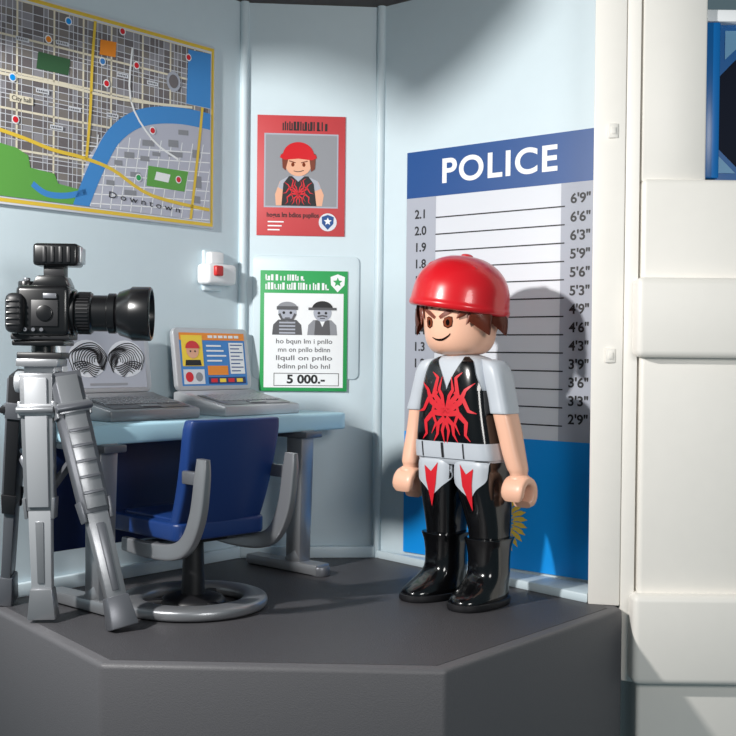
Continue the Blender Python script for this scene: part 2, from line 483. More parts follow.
b.stroke([P(74, 220), P(84, 192), P(98, 160), P(114, 134), P(140, 118), P(176, 116), P(215, 124)], 0.078, L[5], MAPRIV, sub=6)
b.stroke([P(30, 184), P(44, 194), P(64, 196), P(84, 192)], 0.026, L[5], MAPRIV, sub=4)
b.stroke([P(-20, 124), P(20, 138), P(50, 150), P(80, 158), P(110, 170), P(150, 196), P(215, 212)], 0.016, L[6], MAPYE, sub=5)
b.stroke([P(94, 10), P(90, 60), P(88, 110), P(84, 160)], 0.014, L[6], MAPYE, sub=4)
b.stroke([P(200, 108), P(196, 150), P(188, 222)], 0.016, L[6], MAPYE, sub=4)
b.stroke([P(130, 48), P(128, 100), P(150, 140), P(176, 160)], 0.010, L[6], WHITE, sub=4)
b.stroke([P(-10, 72), P(60, 86), P(120, 100), P(190, 108)], 0.012, L[6], CREAMP, sub=4)
for u, v, m in ((13, 120, REDB), (100, 62, SCRB), (186, 58, REDB), (150, 131, REDB), (104, 84, REDB), (10, 78, SKYBLUE), (134, 66, REDB), (120, 32, REDB), (66, 22, SKYBLUE), (176, 180, REDB), (46, 40, SCRO), (136, 178, GREENP)):
    b.disc(*P(u, v), 0.018, L[7], WHITE, n=16); b.disc(*P(u, v), 0.013, L[8], m, n=16)
gp([(98, 40), (114, 43), (113, 58), (97, 55)], L[7], SCRO)
b.disc(*P(171, 82), 0.042, L[7], GREY1, ry=0.047); b.disc(*P(171, 82), 0.028, L[8], MAPBLK, ry=0.032)
for (u, v) in ((40, 92), (60, 44), (72, 110), (120, 76), (150, 84), (110, 116), (54, 128), (20, 40)):
    x, y = P(u, v); b.rect(x - .032, y - .009, x + .032, y + .009, L[7], PAPER)
    for q in range(6): b.rect(x - .027 + q * .009, y - .004, x - .022 + q * .009, y + .004, L[8], GREY3)
x, y = P(143, 203); wd = P(178, 200)[0] - P(107, 200)[0]
b.text('Downtown', x, y, 0.040, L[7], INK, rot=radians(-4), fit=wd, space=1.5)
x, y = P(19, 100); b.rect(x - .055, y - .016, x + .055, y + .016, L[7], CREAMP); b.text('City hall', x, y, 0.028, L[8], INK)
b.clip(bx0, by0, bx1, by1)
b.box((0, 0, 0.006), (2 * hw, 2 * hh, 0.012), PAPER, bev=0.004)
b.rect(-hw + .010, -hh + .010, hw - .010, hh - .010, L[0], MAPYE)
b.rect(-hw + .026, -hh + .026, hw - .026, hh - .026, L[0] + .0003, PAPER)
b.done('city_map', mw=WL.mw(ox, oy, 0.001), label='city street map board with blue river and Downtown lettering', cat_='map')

# ------------------------------------------------------------------ posters
def poster_frame(u0, v0, u1, v1):
    xa, ya_ = WC.at(u0, (v0 + v1) / 2)[0], WC.at((u0 + u1) / 2, v0)[1]
    xb, yb_ = WC.at(u1, (v0 + v1) / 2)[0], WC.at((u0 + u1) / 2, v1)[1]
    ox, oy = (xa + xb) / 2, (ya_ + yb_) / 2
    kx = (xb - xa) / (u1 - u0); ky = (ya_ - yb_) / (v1 - v0)
    f = lambda u, v: ((u - (u0 + u1) / 2) * kx, -(v - (v0 + v1) / 2) * ky)
    return ox, oy, (xb - xa) / 2, (ya_ - yb_) / 2, f, kx
def badge(b, x, y, r, z, m1, m2):
    b.poly([(x - r * .8, y + r * .7), (x, y + r), (x + r * .8, y + r * .7), (x + r * .75, y - r * .2), (x, y - r), (x - r * .75, y - r * .2)], z, m1)
    pts = [(x + r * (.55 if i % 2 == 0 else .25) * sin(i * pi / 5), y + r * .1 + r * (.55 if i % 2 == 0 else .25) * cos(i * pi / 5)) for i in range(10)]
    b.poly(pts, z + .0006, m2)
def bars(b, f, u0, u1, v0, v1, z, m, seed):
    random.seed(seed); u = u0
    while u < u1:
        w = random.choice((1.3, 1.3, 2.4)); h = random.choice((0, 0, 1.5))
        x0, y0 = f(u, v1); x1, y1 = f(min(u + w, u1), v0 + h); b.rect(x0, y0, x1, y1, z, m)
        if random.random() < .3:
            x0, y0 = f(u, v1); x1, y1 = f(u + w + 1.2, v1 - 1.3); b.rect(x0, y0, x1, y1, z, m)
        u += w + random.choice((0.9, 0.9, 2.2))
Z = [0.0068, 0.0076, 0.0084, 0.0092, 0.01, 0.0108]
# jagged chest emblem, right half (x, z offsets around the chest centre, widths)
EMB = [([(0.004, .775), (.030, .835), (.058, .865), (.044, .935), (.072, .958)], [.022, .022, .020, .014, .002]),
       ([(0.004, .80), (.018, .86), (.034, .885), (.022, .94)], [.012, .016, .014, .002]),
       ([(0.006, .79), (.070, .835), (.092, .885), (.128, .915)], [.020, .024, .014, .002]),
       ([(0.040, .875), (.086, .845), (.110, .80), (.142, .79)], [.010, .018, .014, .002]),
       ([(0.004, .785), (.060, .790), (.100, .750), (.096, .700), (.118, .675)], [.022, .022, .018, .012, .002]),
       ([(0.050, .84), (.064, .79), (.046, .745), (.070, .70)], [.012, .014, .012, .002]),
       ([(0.004, .770), (.036, .742), (.040, .700), (.060, .668)], [.020, .018, .012, .002]),
       ([(0.0, .765), (.016, .715), (.006, .662)], [.016, .014, .002])]
ox, oy, hw, hh, f, k = poster_frame(257, 116, 345, 236)
b = B(); b.box((0, 0, 0.003), (2 * hw, 2 * hh, 0.006), REDP, bev=0.001)
bars(b, f, 282, 327, 122, 131, Z[0], INK, 1)
b.rect(*f(264, 208), *f(338, 134), Z[0], GREY1)
b.rect(*f(265.5, 206.5), *f(336.5, 135.5), Z[1], GREY2)
S_ = 0.92
def pp(pts, z, m): b.poly([f(299 + (u - 299) * S_, 206 + (v - 206) * S_) for u, v in pts], z, m)
def pq(u, v): return f(299 + (u - 299) * S_, 206 + (v - 206) * S_)
kk = k * S_
pp([(274, 206), (273, 194), (278, 180), (288, 175), (308, 175), (320, 180), (326, 194), (324, 206)], Z[2], SKINP)
pp([(276, 186), (279, 179), (288, 174), (308, 174), (319, 179), (323, 187), (316, 190), (283, 190)], Z[2] + .0003, GREY1)
pp([(280, 206), (282, 182), (288, 174), (309, 174), (315, 182), (318, 206)], Z[3], INK)
pp([(291, 173.6), (305, 173.6), (298, 180)], Z[4], GREY1)
for sgx in (-1, 1):
    for pts, ws in EMB:
        b.stroke([pq(298 + sgx * x * 118, 193 - (z - .79) * 100) for x, z in pts], [w_ * 80 * kk for w_ in ws], Z[4], REDB)
x, y = pq(298, 160); b.disc(x, y, 14.5 * kk, Z[4] + .0004, SKINP, ry=14 * kk)
pp([(281, 165), (280, 150), (284, 148), (287, 156), (284, 168)], Z[4] + .0006, HAIR); pp([(313, 148), (317, 150), (316, 166), (312, 169), (310, 156)], Z[4] + .0006, HAIR)
x, y = pq(298, 152); b.disc(x, y, 17 * kk, Z[5], CAPR, ry=15 * kk, a0=0, a1=pi)
b.poly([pq(279, 150.5), pq(278, 154), pq(283, 156.5), pq(298, 155), pq(313, 156.5), pq(318, 154), pq(317, 150.5)], Z[5] + .0002, CAPR)
for u in (292, 304):
    x, y = pq(u, 161.5); b.disc(x, y, 1.8 * kk, Z[5], EYE, ry=2.3 * kk, n=12)
b.stroke([pq(293, 168.3), pq(298, 169.2), pq(304, 167.6)], .8 * kk, Z[5], INK, sub=3)
b.stroke([pq(288, 157.5), pq(295, 159.5)], 1.1 * kk, Z[5] + .0003, HAIR); b.stroke([pq(308, 157.5), pq(301, 159.5)], 1.1 * kk, Z[5] + .0003, HAIR)
x, y = f(293, 215.5); b.text('hogus lm bdios pupllos', x, y, 0.034, Z[1], INK, fit=52 * k, bold=.0006)
for i, v in enumerate((222, 226, 230)): b.rect(*f(268, v + 1), *f(284 - i * 2, v - .3), Z[1], WHITE)
x, y = f(328, 222); b.disc(x, y, 9 * k, Z[1], PAPER); badge(b, x, y, 7.5 * k, Z[2], POLBLUE, WHITE)
b.done('wanted_poster', mw=WC.mw(ox, oy, 0.0005), label='red wanted poster showing a figure in a red cap', cat_='poster')

ox, oy, hw, hh, f, k = poster_frame(260, 271, 347, 391)
def pp(pts, z, m): b.poly([f(*p) for p in pts], z, m)
b = B(); b.box((0, 0, 0.003), (2 * hw, 2 * hh, 0.006), GREENP, bev=0.001)
bars(b, f, 265, 303, 275, 281, Z[0], WHITE, 2); bars(b, f, 265, 326, 283, 290, Z[0], WHITE, 3)
x, y = f(337, 283); badge(b, x, y, 9 * k, Z[0], WHITE, GREENP)
b.rect(*f(264, 387.5), *f(343, 293.5), Z[0], WHITE)
for n_, u0 in enumerate((270, 305)):
    c = u0 + 17
    pp([(c - 15, 335), (c - 14, 325), (c - 9, 320), (c + 9, 320), (c + 14, 325), (c + 15, 335)], Z[1], GREY2 if n_ else GREY3)
    if n_ == 0:
        for q in range(4): pp([(c - 8, 322 + q * 3.4), (c + 8, 322 + q * 3.4), (c + 8, 323.6 + q * 3.4), (c - 8, 323.6 + q * 3.4)], Z[2], GREY1)
    else:
        pp([(c - 8, 335), (c - 7, 320), (c + 7, 320), (c + 8, 335)], Z[2], GREY3); pp([(c - 3, 320), (c + 3, 320), (c, 327)], Z[2] + .0004, WHITE)
    x, y = f(c, 312.5); b.disc(x, y, 9 * k, Z[3], GREY1, ry=9 * k)
    if n_ == 0:
        x, y = f(c, 308.5); b.disc(x, y, 10 * k, Z[4], GREY2, ry=6.5 * k, a0=0, a1=pi); b.rect(*f(c - 10.5, 310), *f(c + 10.5, 306.5), Z[4] + .0003, GREY3)
        b.stroke([f(c - 8, 314), f(c - 5, 320), f(c + 5, 320), f(c + 8, 314)], 2.6 * k, Z[4], GREY3)
    else:
        x, y = f(c, 309); b.disc(x, y, 10.5 * k, Z[4], INK, ry=8 * k, a0=0, a1=pi); b.rect(*f(c - 14, 310), *f(c + 14, 307.5), Z[4] + .0003, GREY3)
        b.stroke([f(c - 5, 316.5), f(c, 315.5), f(c + 5, 316.5)], 1.6 * k, Z[4], GREY3)
    for q in (-3.5, 3.5):
        x, y = f(c + q, 313); b.disc(x, y, 1.4 * k, Z[4], INK, n=10)
    b.rect(*f(c - 2.5, 318.6), *f(c + 2.5, 317.8), Z[4] + .0004, INK)
for i, t in enumerate(('ho bqun lm i pnllo', 'mn on pnllo bdinn', 'llqull on pnllo', 'bdinn pnl bo hnl')):
    x, y = f(304, 341.5 + i * 8.3); b.text(t, x, y, 0.034, Z[1], GREY3, fit=(56 - 4 * (i % 2)) * k, bold=0.0003)
x, y = f(306, 379.5); b.text('5 000.-', x, y, 0.060, Z[1], INK, bold=0.002, fit=38 * k)
for (ua, va, ub, vb) in ((274, 373.6, 339, 373), (274, 385.8, 339, 385.2)):
    b.rect(*f(ua, va), *f(ub, vb), Z[1], INK)
for uu in (274, 338.4): b.rect(*f(uu, 385.8), *f(uu + .6, 373), Z[1], INK)
b.done('reward_poster', mw=WC.mw(ox, oy, PANEL), label='green reward poster with two grey portraits and 5 000.-', cat_='poster')

# ------------------------------------------------------------------ wall alarm
ax, ay = WL.at(210, 271)
root = empty('wall_alarm', (0, 0, 0), 0, 'small white wall alarm box with red lamp', 'alarm')
root.matrix_world = WL.mw(ax, ay, 0)
b = B(); b.box((0, 0, 0.012), (0.12, 0.2, 0.024), WALL, bev=0.01, seg=3)
b.box((0, -0.02, 0.05), (0.19, 0.10, 0.09), WHITE, bev=0.02, seg=3)
b.box((0, 0.06, 0.03), (0.09, 0.06, 0.05), WHITE, bev=0.012, seg=3)
b.done('housing', root)
b = B(); b.box((-0.035, -0.005, 0.098), (0.05, 0.05, 0.03), REDL, bev=0.008, seg=3); b.done('alarm_light', root)

# ------------------------------------------------------------------ desk
DO = V((-0.088, 5.5, 0)); DA = atan2(0.7615, 0.648)
desk = empty('desk', DO, DA, 'light blue topped office desk with grey legs and navy back panel', 'desk')
b = B()
top = [(-1.5, 0.0), (-0.05, 0.0), (-0.015, 0.012), (0, 0.05), (0, 0.24), (-0.24, 0.49), (-1.5, 0.49)]
b.plate(top, 0.665, 0.745, DTOP, bev=0.012, seg=3)
b.done('desktop', desk)
def desk_leg():
    b = B()
    b.beam((0, 0.05, 0.67), (0, 0.06, 0.04), (0.085, 0.10), (0.075, 0.09), SILV, side=(1, 0, 0), bev=0.006)
    b.box((0, 0.12, 0.65), (0.11, 0.32, 0.03), SILVD, bev=0.006)
    b.beam((0, -0.10, 0.030), (0, 0.37, 0.030), (0.095, 0.05), (0.085, 0.045), SILV, side=(1, 0, 0), bev=0.008)
    b.beam((0, 0.03, 0.09), (0, 0.10, 0.045), (0.08, 0.05), (0.08, 0.05), SILV, side=(1, 0, 0), bev=0.006)
    b.cyl((0, -0.085, 0.0), (0, -0.085, 0.045), 0.045, SILVD, bev=0.008); b.cyl((0, 0.35, 0.0), (0, 0.35, 0.035), 0.035, SILVD, bev=0.008)
    return b
for x in (-0.29, -1.42):
    desk_leg().done('leg', desk, loc=(x, 0, 0.0015))
b = B(); b.box((-0.855, 0.40, 0.44), (1.13, 0.03, 0.49), NAVYD, bev=0.008)
b.done('back_panel', desk, label='dark navy back panel')

# ------------------------------------------------------------------ computers on the desk
def Dw(x, y, z=0.0):
    return DO + Matrix.Rotation(DA, 3, 'Z') @ V((x, y, z))
TL = radians(8)
def computer(name, x, y, label, kind):
    r = empty(name, Dw(x, y, 0.7455), DA, label, 'computer')
    w = 0.475
    b = B()
    prof = [(-0.17, 0.0), (-0.17, 0.045), (0.10, 0.092), (0.15, 0.105), (0.19, 0.10), (0.19, 0.0)]
    Tm = Matrix(((0, 0, 1, 0), (1, 0, 0, 0), (0, 1, 0, 0), (0, 0, 0, 1)))
    b.plate(prof, -w / 2, w / 2, SILV if kind else SILVL, bev=0.008, T=Tm)
    b.done('base', r)
    sl = atan2(0.047, 0.27)
    b = B(T=Matrix.Translation((0, -0.035, 0.0695)) @ Matrix.Rotation(sl, 4, 'X'))
    b.plate(rrect(-0.205, -0.11, 0.205, 0.10, 0.01), 0, 0.003, SILVD if kind else SILV, bev=0.001)
    for i in range(5):
        for j in range(13):
            b.box((-0.18 + j * 0.03, 0.075 - i * 0.027, 0.005), (0.026, 0.023, 0.006), SILV if kind else SILVL, bev=0.002)
    b.box((0, -0.085, 0.006), (0.1, 0.035, 0.005), SILV, bev=0.002)
    b.done('keyboard', r)
    S = Matrix.Translation((0, 0.155, 0.105)) @ Matrix(((1, 0, 0, 0), (0, sin(TL), -cos(TL), 0), (0, cos(TL), sin(TL), 0), (0, 0, 0, 1)))
    b = B(T=S)
    b.plate(rrect(-w / 2, 0, w / 2, 0.30, 0.03), -0.03, 0, SILVL, bev=0.008)
    b.done('screen_housing', r)
    b = B(T=S)
    z = [0.001 + 0.0008 * i for i in range(6)]
    sw, y0, y1 = w / 2 - 0.03, 0.022, 0.275
    if kind == 0:
        b.rect(-sw, y0, sw, y1, z[0], SCRB)
        b.rect(-sw, y1 - 0.035, sw, y1, z[1], SCRO)
        random.seed(5); xx = -0.03
        while xx < sw - .03:
            ww = random.choice((.012, .02, .03)); b.rect(xx, y1 - .024, xx + ww, y1 - .011, z[2], WHITE); xx += ww + .008
        b.rect(-sw + .01, y1 - .16, -sw + .14, y1 - .012, z[2], SCRY)
        cx, cy = -sw + .075, y1 - .085
        b.poly([(cx - .05, cy - .072), (cx - .045, cy - .045), (cx + .045, cy - .045), (cx + .05, cy - .072)], z[3], INK)
        b.disc(cx, cy, 0.038, z[4], SKINP); b.disc(cx, cy + .010, 0.043, z[5], CAPR, ry=.036, a0=0, a1=pi)
        for q in (-.014, .014): b.disc(cx + q, cy - .004, .005, z[5], INK, n=10)
        for i in range(4):
            b.rect(-0.045, y1 - .066 - i * .024, 0.05 + 0.015 * (i % 3), y1 - .058 - i * .024, z[2], WHITE)
        b.rect(-sw + .01, y0 + .008, -sw + .14, y0 + .078, z[2], PAPER)
        b.disc(-sw + .045, y0 + .042, .024, z[3], REDB); b.disc(-sw + .105, y0 + .042, .022, z[3], GREY2)
        b.rect(0.10, y0 + .055, sw - .012, y1 - .046, z[2], WHITE)
        for i in range(8): b.rect(.108, y1 - .060 - i * .018, sw - .02 - .02 * (i % 2), y1 - .055 - i * .018, z[3], POLBLUE)
        b.rect(-0.045, y0 + .008, sw - .012, y0 + .04, z[2], NAVY)
        b.rect(-0.045, y0 + .05, 0.085, y0 + .095, z[2], SCRO)
        for i in range(4): b.rect(-0.03 + i * .055, y0 + .015, 0.01 + i * .055, y0 + .033, z[3], SCRY if i % 2 else REDB)
    else:
        b.rect(-sw, y0, sw, y1, z[0], GREY1)
        for cx, fl_ in ((-0.102, 1), (0.102, -1)):
            cy = 0.150
            b.disc(cx, cy, 0.100, z[1], PAPER, ry=0.082)
            for k in range(11):
                rx = 0.096 - k * 0.0088; ry = 0.076 - k * 0.0064
                pts = [(cx + fl_ * .004 * k + rx * cos(a) * (1 + .05 * sin(5 * a + k)), cy - .008 + ry * sin(a) * (1 + .10 * sin(2 * a + k * .7))) for a in [radians(-40 + 260 * i / 26) for i in range(27)]]
                b.stroke(pts, 0.0044, z[2], INK)
            for k in range(6):
                pts = [(cx - fl_ * (.08 - k * .010 - .15 * i / 12 * (1 - k * .12)), cy - .024 - k * .0085 + .012 * sin(i / 12 * 5)) for i in range(13)]
                b.stroke(pts, 0.0044, z[3], INK)
        b.rect(-.10, y0 + .01, .10, y0 + .02, z[1], GREY2)
    b.done('screen', r, label='colour police record display' if kind == 0 else 'grey panel with two fingerprints')
    return r
computer('laptop', -0.478, 0.275, 'silver laptop showing a wanted suspect record on desk', 0)
computer('fingerprint_terminal', -1.10, 0.275, 'grey fingerprint terminal with two prints on its screen', 1)

# ------------------------------------------------------------------ swivel chair
ch = empty('office_chair', (-0.70, 4.57, 0.0015), radians(45), 'navy swivel chair with grey side frames and ring base', 'chair')
b = B(); b.plate(rrect(-0.22, -0.20, 0.22, 0.29, 0.045), 0.305, 0.375, NAVY, bev=0.012, seg=3)
b.plate(rrect(-0.18, -0.14, 0.18, 0.25, 0.04), 0.372, 0.386, NAVY, bev=0.005); b.done('seat', ch)
b = B()
tb = bmesh.new(); nx, nz = 16, 12; grid = {}
for sd in (0, 1):
    for i in range(nx + 1):
        for j in range(nz + 1):
            s_ = i / nx * 2 - 1; t = j / nz
            w = 0.205 + 0.018 * t
            zz = 0.33 + 0.445 * t
            yy = -0.175 - 0.075 * t + 0.025 * s_ * s_ - 0.055 * sd + (0.05 * (1 - t) ** 3)
            if t > 0.85: w *= 1 - 0.04 * ((t - 0.85) / 0.15) ** 2
            grid[sd, i, j] = tb.verts.new((s_ * w, yy, zz))
for i in range(nx):
    for j in range(nz):
        for sd in (0, 1):
            q = [grid[sd, i, j], grid[sd, i + 1, j], grid[sd, i + 1, j + 1], grid[sd, i, j + 1]]
            tb.faces.new(q if sd else q[::-1])
for i in range(nx):
    for j in (0, nz): tb.faces.new((grid[0, i, j], grid[0, i + 1, j], grid[1, i + 1, j], grid[1, i, j]))
for j in range(nz):
    for i in (0, nx): tb.faces.new((grid[0, i, j], grid[0, i, j + 1], grid[1, i, j + 1], grid[1, i, j]))
bmesh.ops.recalc_face_normals(tb, faces=tb.faces)
es = [e for e in tb.edges if e.calc_face_angle(0) > 1.0]
bmesh.ops.bevel(tb, geom=es, offset=0.010, segments=3, affect='EDGES', profile=0.5)
b.merge(tb, NAVY); b.done('backrest', ch, ang=50)
for sx in (-1, 1):
    b = B()
    b.tube([(0, -0.350, 0.635), (0, -0.345, 0.56), (0, -0.32, 0.42), (0, -0.262, 0.315), (0, -0.17, 0.268), (0, 0.0, 0.255), (0, 0.17, 0.26)],
           [0.8, 1, 1.05, 1.0, 0.95, 0.9, 0.8], SILV, w=(0.018, 0.034), seg=28, n=6)
    b.box((0, -0.28, 0.56), (0.026, 0.10, 0.05), SILVD, bev=0.006)
    b.done('side_frame', ch, loc=(sx * 0.215, 0, 0))
b = B(); b.box((0, 0.0, 0.275), (0.43, 0.07, 0.03), SILVD, bev=0.008); b.box((0, 0, 0.295), (0.2, 0.2, 0.04), BLACKM, bev=0.01)
b.cyl((0, 0, 0.285), (0, 0, 0.05), 0.04, BLACKM, r1=0.048)
b.lathe([(0.0, 0.055), (0.05, 0.055), (0.11, 0.045), (0.13, 0.03), (0.135, 0.012), (0.13, 0.006), (0, 0.006)], BLACKM)
for i in range(3):
    t = radians(30 + 120 * i); b.beam((0, 0, 0.025), (0.25 * cos(t), 0.25 * sin(t), 0.022), (0.05, 0.03), (0.04, 0.025), BLACKM, side=(-sin(t), cos(t), 0))
b.done('column', ch, label='black column with hub')
b = B(); b.tube([(0.250 * cos(2 * pi * i / 64), 0.250 * sin(2 * pi * i / 64), 0.026) for i in range(64)], 1, SILV, closed=True, seg=24, w=(0.052, 0.026), n=3.0)
b.done('ring_base', ch)

# ------------------------------------------------------------------ tripod
tp = V((-1.25, 4.35, 0.0015))
tr = empty('tripod', tp, 0, 'silver plastic tripod standing beside desk', 'tripod')
b = B()
b.box((0, 0, 0.90), (0.12, 0.11, 0.18), SILVL, bev=0.008)
b.box((0, -0.02, 0.985), (0.16, 0.14, 0.03), SILV, bev=0.006)
b.cyl((0, 0, 0.82), (0, 0, 0.42), 0.03, SILVD); b.cyl((0, 0, 0.44), (0, 0, 0.39), 0.04, SILVD, bev=.005)
for s_ in (-1, 1): b.cyl((s_ * .055, -.03, .91), (s_ * .095, -.03, .91), .042, SILVL, bev=.008)
b.done('hub', tr)
b = B(); b.box((0, 0, 1.012), (0.17, 0.13, 0.024), BLACKM, bev=0.006); b.cyl((0, 0, 1.02), (0, 0, 1.07), 0.045, BLACK)
b.box((0, 0, 1.06), (0.2, 0.15, 0.022), BLACK, bev=0.006)
b.done('tripod_head', tr, label='black pan head')
feet = [(-0.893 + 1.25, 4.16 - 4.35), (-1.225 + 1.25, 4.29 - 4.35), (-1.46 + 1.25, 4.58 - 4.35)]
hubs = [(0.085, -0.04), (0.0, -0.08), (-0.10, 0.03)]
for (fx, fy), (hx, hy) in zip(feet, hubs):
    d = V((fx, fy, 0)) - V((hx, hy, 0))
    side = V((1, 0, 0)) if abs(d.x) < 0.05 else V((-d.y, d.x, 0)).normalized() + V((0.9, 0, 0))
    side.normalize()
    p0 = V((hx, hy, 0.945)); p1 = V((fx, fy, 0.0)); pm = p0.lerp(p1, 0.55)
    t = (p1 - p0).normalized(); sd = (side - t * side.dot(t)).normalized(); o = t.cross(sd)
    if o.y > 0: o = -o
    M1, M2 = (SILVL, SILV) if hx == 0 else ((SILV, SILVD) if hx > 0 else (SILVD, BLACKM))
    g = 1.0
    b = B()
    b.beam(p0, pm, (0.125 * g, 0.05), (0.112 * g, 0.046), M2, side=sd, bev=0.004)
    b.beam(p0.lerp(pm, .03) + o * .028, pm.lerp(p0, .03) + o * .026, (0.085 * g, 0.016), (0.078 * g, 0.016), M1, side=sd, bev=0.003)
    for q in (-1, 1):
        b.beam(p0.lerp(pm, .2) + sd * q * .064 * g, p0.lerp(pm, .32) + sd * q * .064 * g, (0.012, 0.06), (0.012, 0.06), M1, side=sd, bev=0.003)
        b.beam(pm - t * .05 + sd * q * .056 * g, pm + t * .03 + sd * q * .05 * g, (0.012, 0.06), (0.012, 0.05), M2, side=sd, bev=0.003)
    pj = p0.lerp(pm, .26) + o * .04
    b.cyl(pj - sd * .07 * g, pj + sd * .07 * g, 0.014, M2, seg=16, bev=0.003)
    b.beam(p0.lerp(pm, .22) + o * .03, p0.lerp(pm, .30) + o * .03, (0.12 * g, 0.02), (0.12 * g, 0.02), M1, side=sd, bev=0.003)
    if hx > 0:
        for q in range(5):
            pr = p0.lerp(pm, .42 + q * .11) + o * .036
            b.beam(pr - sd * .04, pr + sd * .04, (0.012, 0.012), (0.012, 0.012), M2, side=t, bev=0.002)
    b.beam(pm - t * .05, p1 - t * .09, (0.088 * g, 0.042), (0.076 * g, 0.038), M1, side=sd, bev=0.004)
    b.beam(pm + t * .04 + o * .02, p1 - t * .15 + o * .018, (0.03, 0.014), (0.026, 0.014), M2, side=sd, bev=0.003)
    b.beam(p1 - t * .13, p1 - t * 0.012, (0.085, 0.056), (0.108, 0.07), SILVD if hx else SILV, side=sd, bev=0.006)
    b.done('leg', tr)
    b = B()
    pc = V((0, 0, 0.45)); ps = p0.lerp(p1, 0.3)
    b.beam(pc, ps, (0.03, 0.02), (0.03, 0.02), SILVD, side=sd, bev=0.004); b.done('brace', tr)

# ------------------------------------------------------------------ photo camera on tripod
pc = empty('photo_camera', (-1.245, 4.35, 1.0735), radians(4), 'black camera with long lens mounted on tripod', 'camera')
b = B()
b.box((0.01, 0, 0.11), (0.20, 0.20, 0.19), BLACK, bev=0.02, seg=3)
b.box((-0.09, -0.03, 0.10), (0.07, 0.2, 0.15), BLACKM, bev=0.025, seg=3)
for i in range(5): b.box((-0.09, -0.131, 0.055 + i * 0.022), (0.05, 0.006, 0.008), BLACK, bev=0.002)
b.box((0, 0, 0.012), (0.22, 0.17, 0.024), BLACKM, bev=0.006)
b.box((0.02, -0.102, 0.10), (0.10, 0.01, 0.10), BLACKM, bev=0.003)
b.box((0.04, -0.106, 0.165), (0.05, 0.012, 0.02), SILVD, bev=0.003)
b.cyl((0.02, -0.10, .10), (0.02, -0.114, .10), .03, BLACK, seg=24, bev=.003)
for q in (-0.03, 0.0, 0.03): b.cyl((-0.02 + q, -0.1, .038), (-0.02 + q, -0.112, .038), .007, SILVD, seg=12)
b.cyl((-0.07, 0, 0.18), (-0.07, 0, 0.225), 0.032, BLACK, bev=0.005)
b.cyl((-0.07, 0, 0.225), (-0.07, 0, 0.238), 0.014, SILVD, bev=0.003)
b.done('camera_body', pc)
b = B()
b.plate([(-0.045, 0.20), (0.105, 0.20), (0.085, 0.245), (-0.02, 0.245)], -0.06, 0.06, BLACK, bev=0.008, T=Matrix(((1, 0, 0, 0), (0, 0, -1, 0), (0, 1, 0, 0), (0, 0, 0, 1))))
b.box((0.04, 0, 0.265), (0.08, 0.07, 0.05), BLACKM, bev=0.006)
b.box((0.05, -0.0, 0.325), (0.17, 0.13, 0.085), BLACK, bev=0.014, seg=3)
for i in range(4): b.box((0.01 + i * 0.03, -0.066, 0.325), (0.012, 0.008, 0.06), BLACKM, bev=0.002)
b.box((0.138, 0, 0.325), (0.012, 0.10, 0.06), SILVL, bev=0.003)
b.done('flash_unit', pc)
LT = Matrix.Translation((0.09, 0, 0.105)) @ Matrix.Rotation(pi / 2, 4, 'Y')
b = B()
b.lathe([(0, 0), (0.085, 0), (0.088, 0.005), (0.088, 0.03), (0.078, 0.035), (0.078, 0.09), (0.07, 0.095), (0.07, 0.15), (0.078, 0.155), (0.078, 0.18), (0.07, 0.185), (0.068, 0.19)], BLACK, sub=1, T=LT)
for k in range(36):
    t = 2 * pi * k / 36
    b.box((0, 0, 0), (0.006, 0.004, 0.045), BLACKM, T=LT @ Matrix.Rotation(t, 4, 'Z') @ Matrix.Translation((0.079, 0, 0.062)))
b.done('lens_barrel', pc)
b = B()
b.lathe([(0.066, 0.18), (0.085, 0.195), (0.098, 0.235), (0.105, 0.245), (0.105, 0.312), (0.1, 0.317), (0.092, 0.317), (0.088, 0.29), (0.07, 0.24), (0.0, 0.235)], BLACK, sub=1, T=LT)
b.lathe([(0.075, 0.26), (0.04, 0.275), (0, 0.28)], GLASS, T=LT)
b.done('lens_hood', pc)

# ------------------------------------------------------------------ toy figure
fx, fy = (463 - 368) / FPX * 4.79, 4.79
fig = empty('toy_figure', (fx, fy, 0.0015), radians(-42), 'standing toy figure in red cap, black vest and black boots', 'toy figure')
TS = [(0.012, 0, 0.575, 0.180, 0.100, 4.4), (0.012, 0, 0.60, 0.196, 0.110, 4.6), (0.006, 0, 0.68, 0.190, 0.114, 4.6), (0, 0, 0.80, 0.174, 0.112, 4.4), (0, 0, 0.90, 0.160, 0.108, 4.2),
      (0, 0, 0.97, 0.148, 0.098, 3.8), (0, 0, 1.01, 0.128, 0.085, 3.2), (0, 0, 1.03, 0.08, 0.06, 2.3), (0, 0, 1.035, 0.03, 0.03, 2)]
TD = cat(TS, 6)
def tab(z):
    for p, q in zip(TD, TD[1:]):
        if p[2] <= z <= q[2]:
            t = (z - p[2]) / max(q[2] - p[2], 1e-6)
            return [p[i] + (q[i] - p[i]) * t for i in (3, 4, 5)] + [p[0] + (q[0] - p[0]) * t]
    return list(TD[-1][3:]) + [0] if z > 1 else list(TD[0][3:]) + [0.008]
def tsurf(x, z, off=0.004, back=False):
    a, b_, n, c0 = tab(z); x = max(-a * .9999, min(a * .9999, x))
    y = b_ * (1 - (abs(x) / a) ** n) ** (1 / n)
    k = 1 + off / b_
    return (c0 + x * (1 + off / a * .6), (y * k) if back else (-y * k), z)
HX = -0.016          # head sits slightly to the figure's side
HP = [(0.0, 1.030), (0.076, 1.031), (0.120, 1.048), (0.145, 1.088), (0.155, 1.15), (0.156, 1.22), (0.148, 1.29), (0.115, 1.36), (0.0, 1.40)]
HD = cat(HP, 6)
HT = Matrix.Translation((HX, 0, 0))
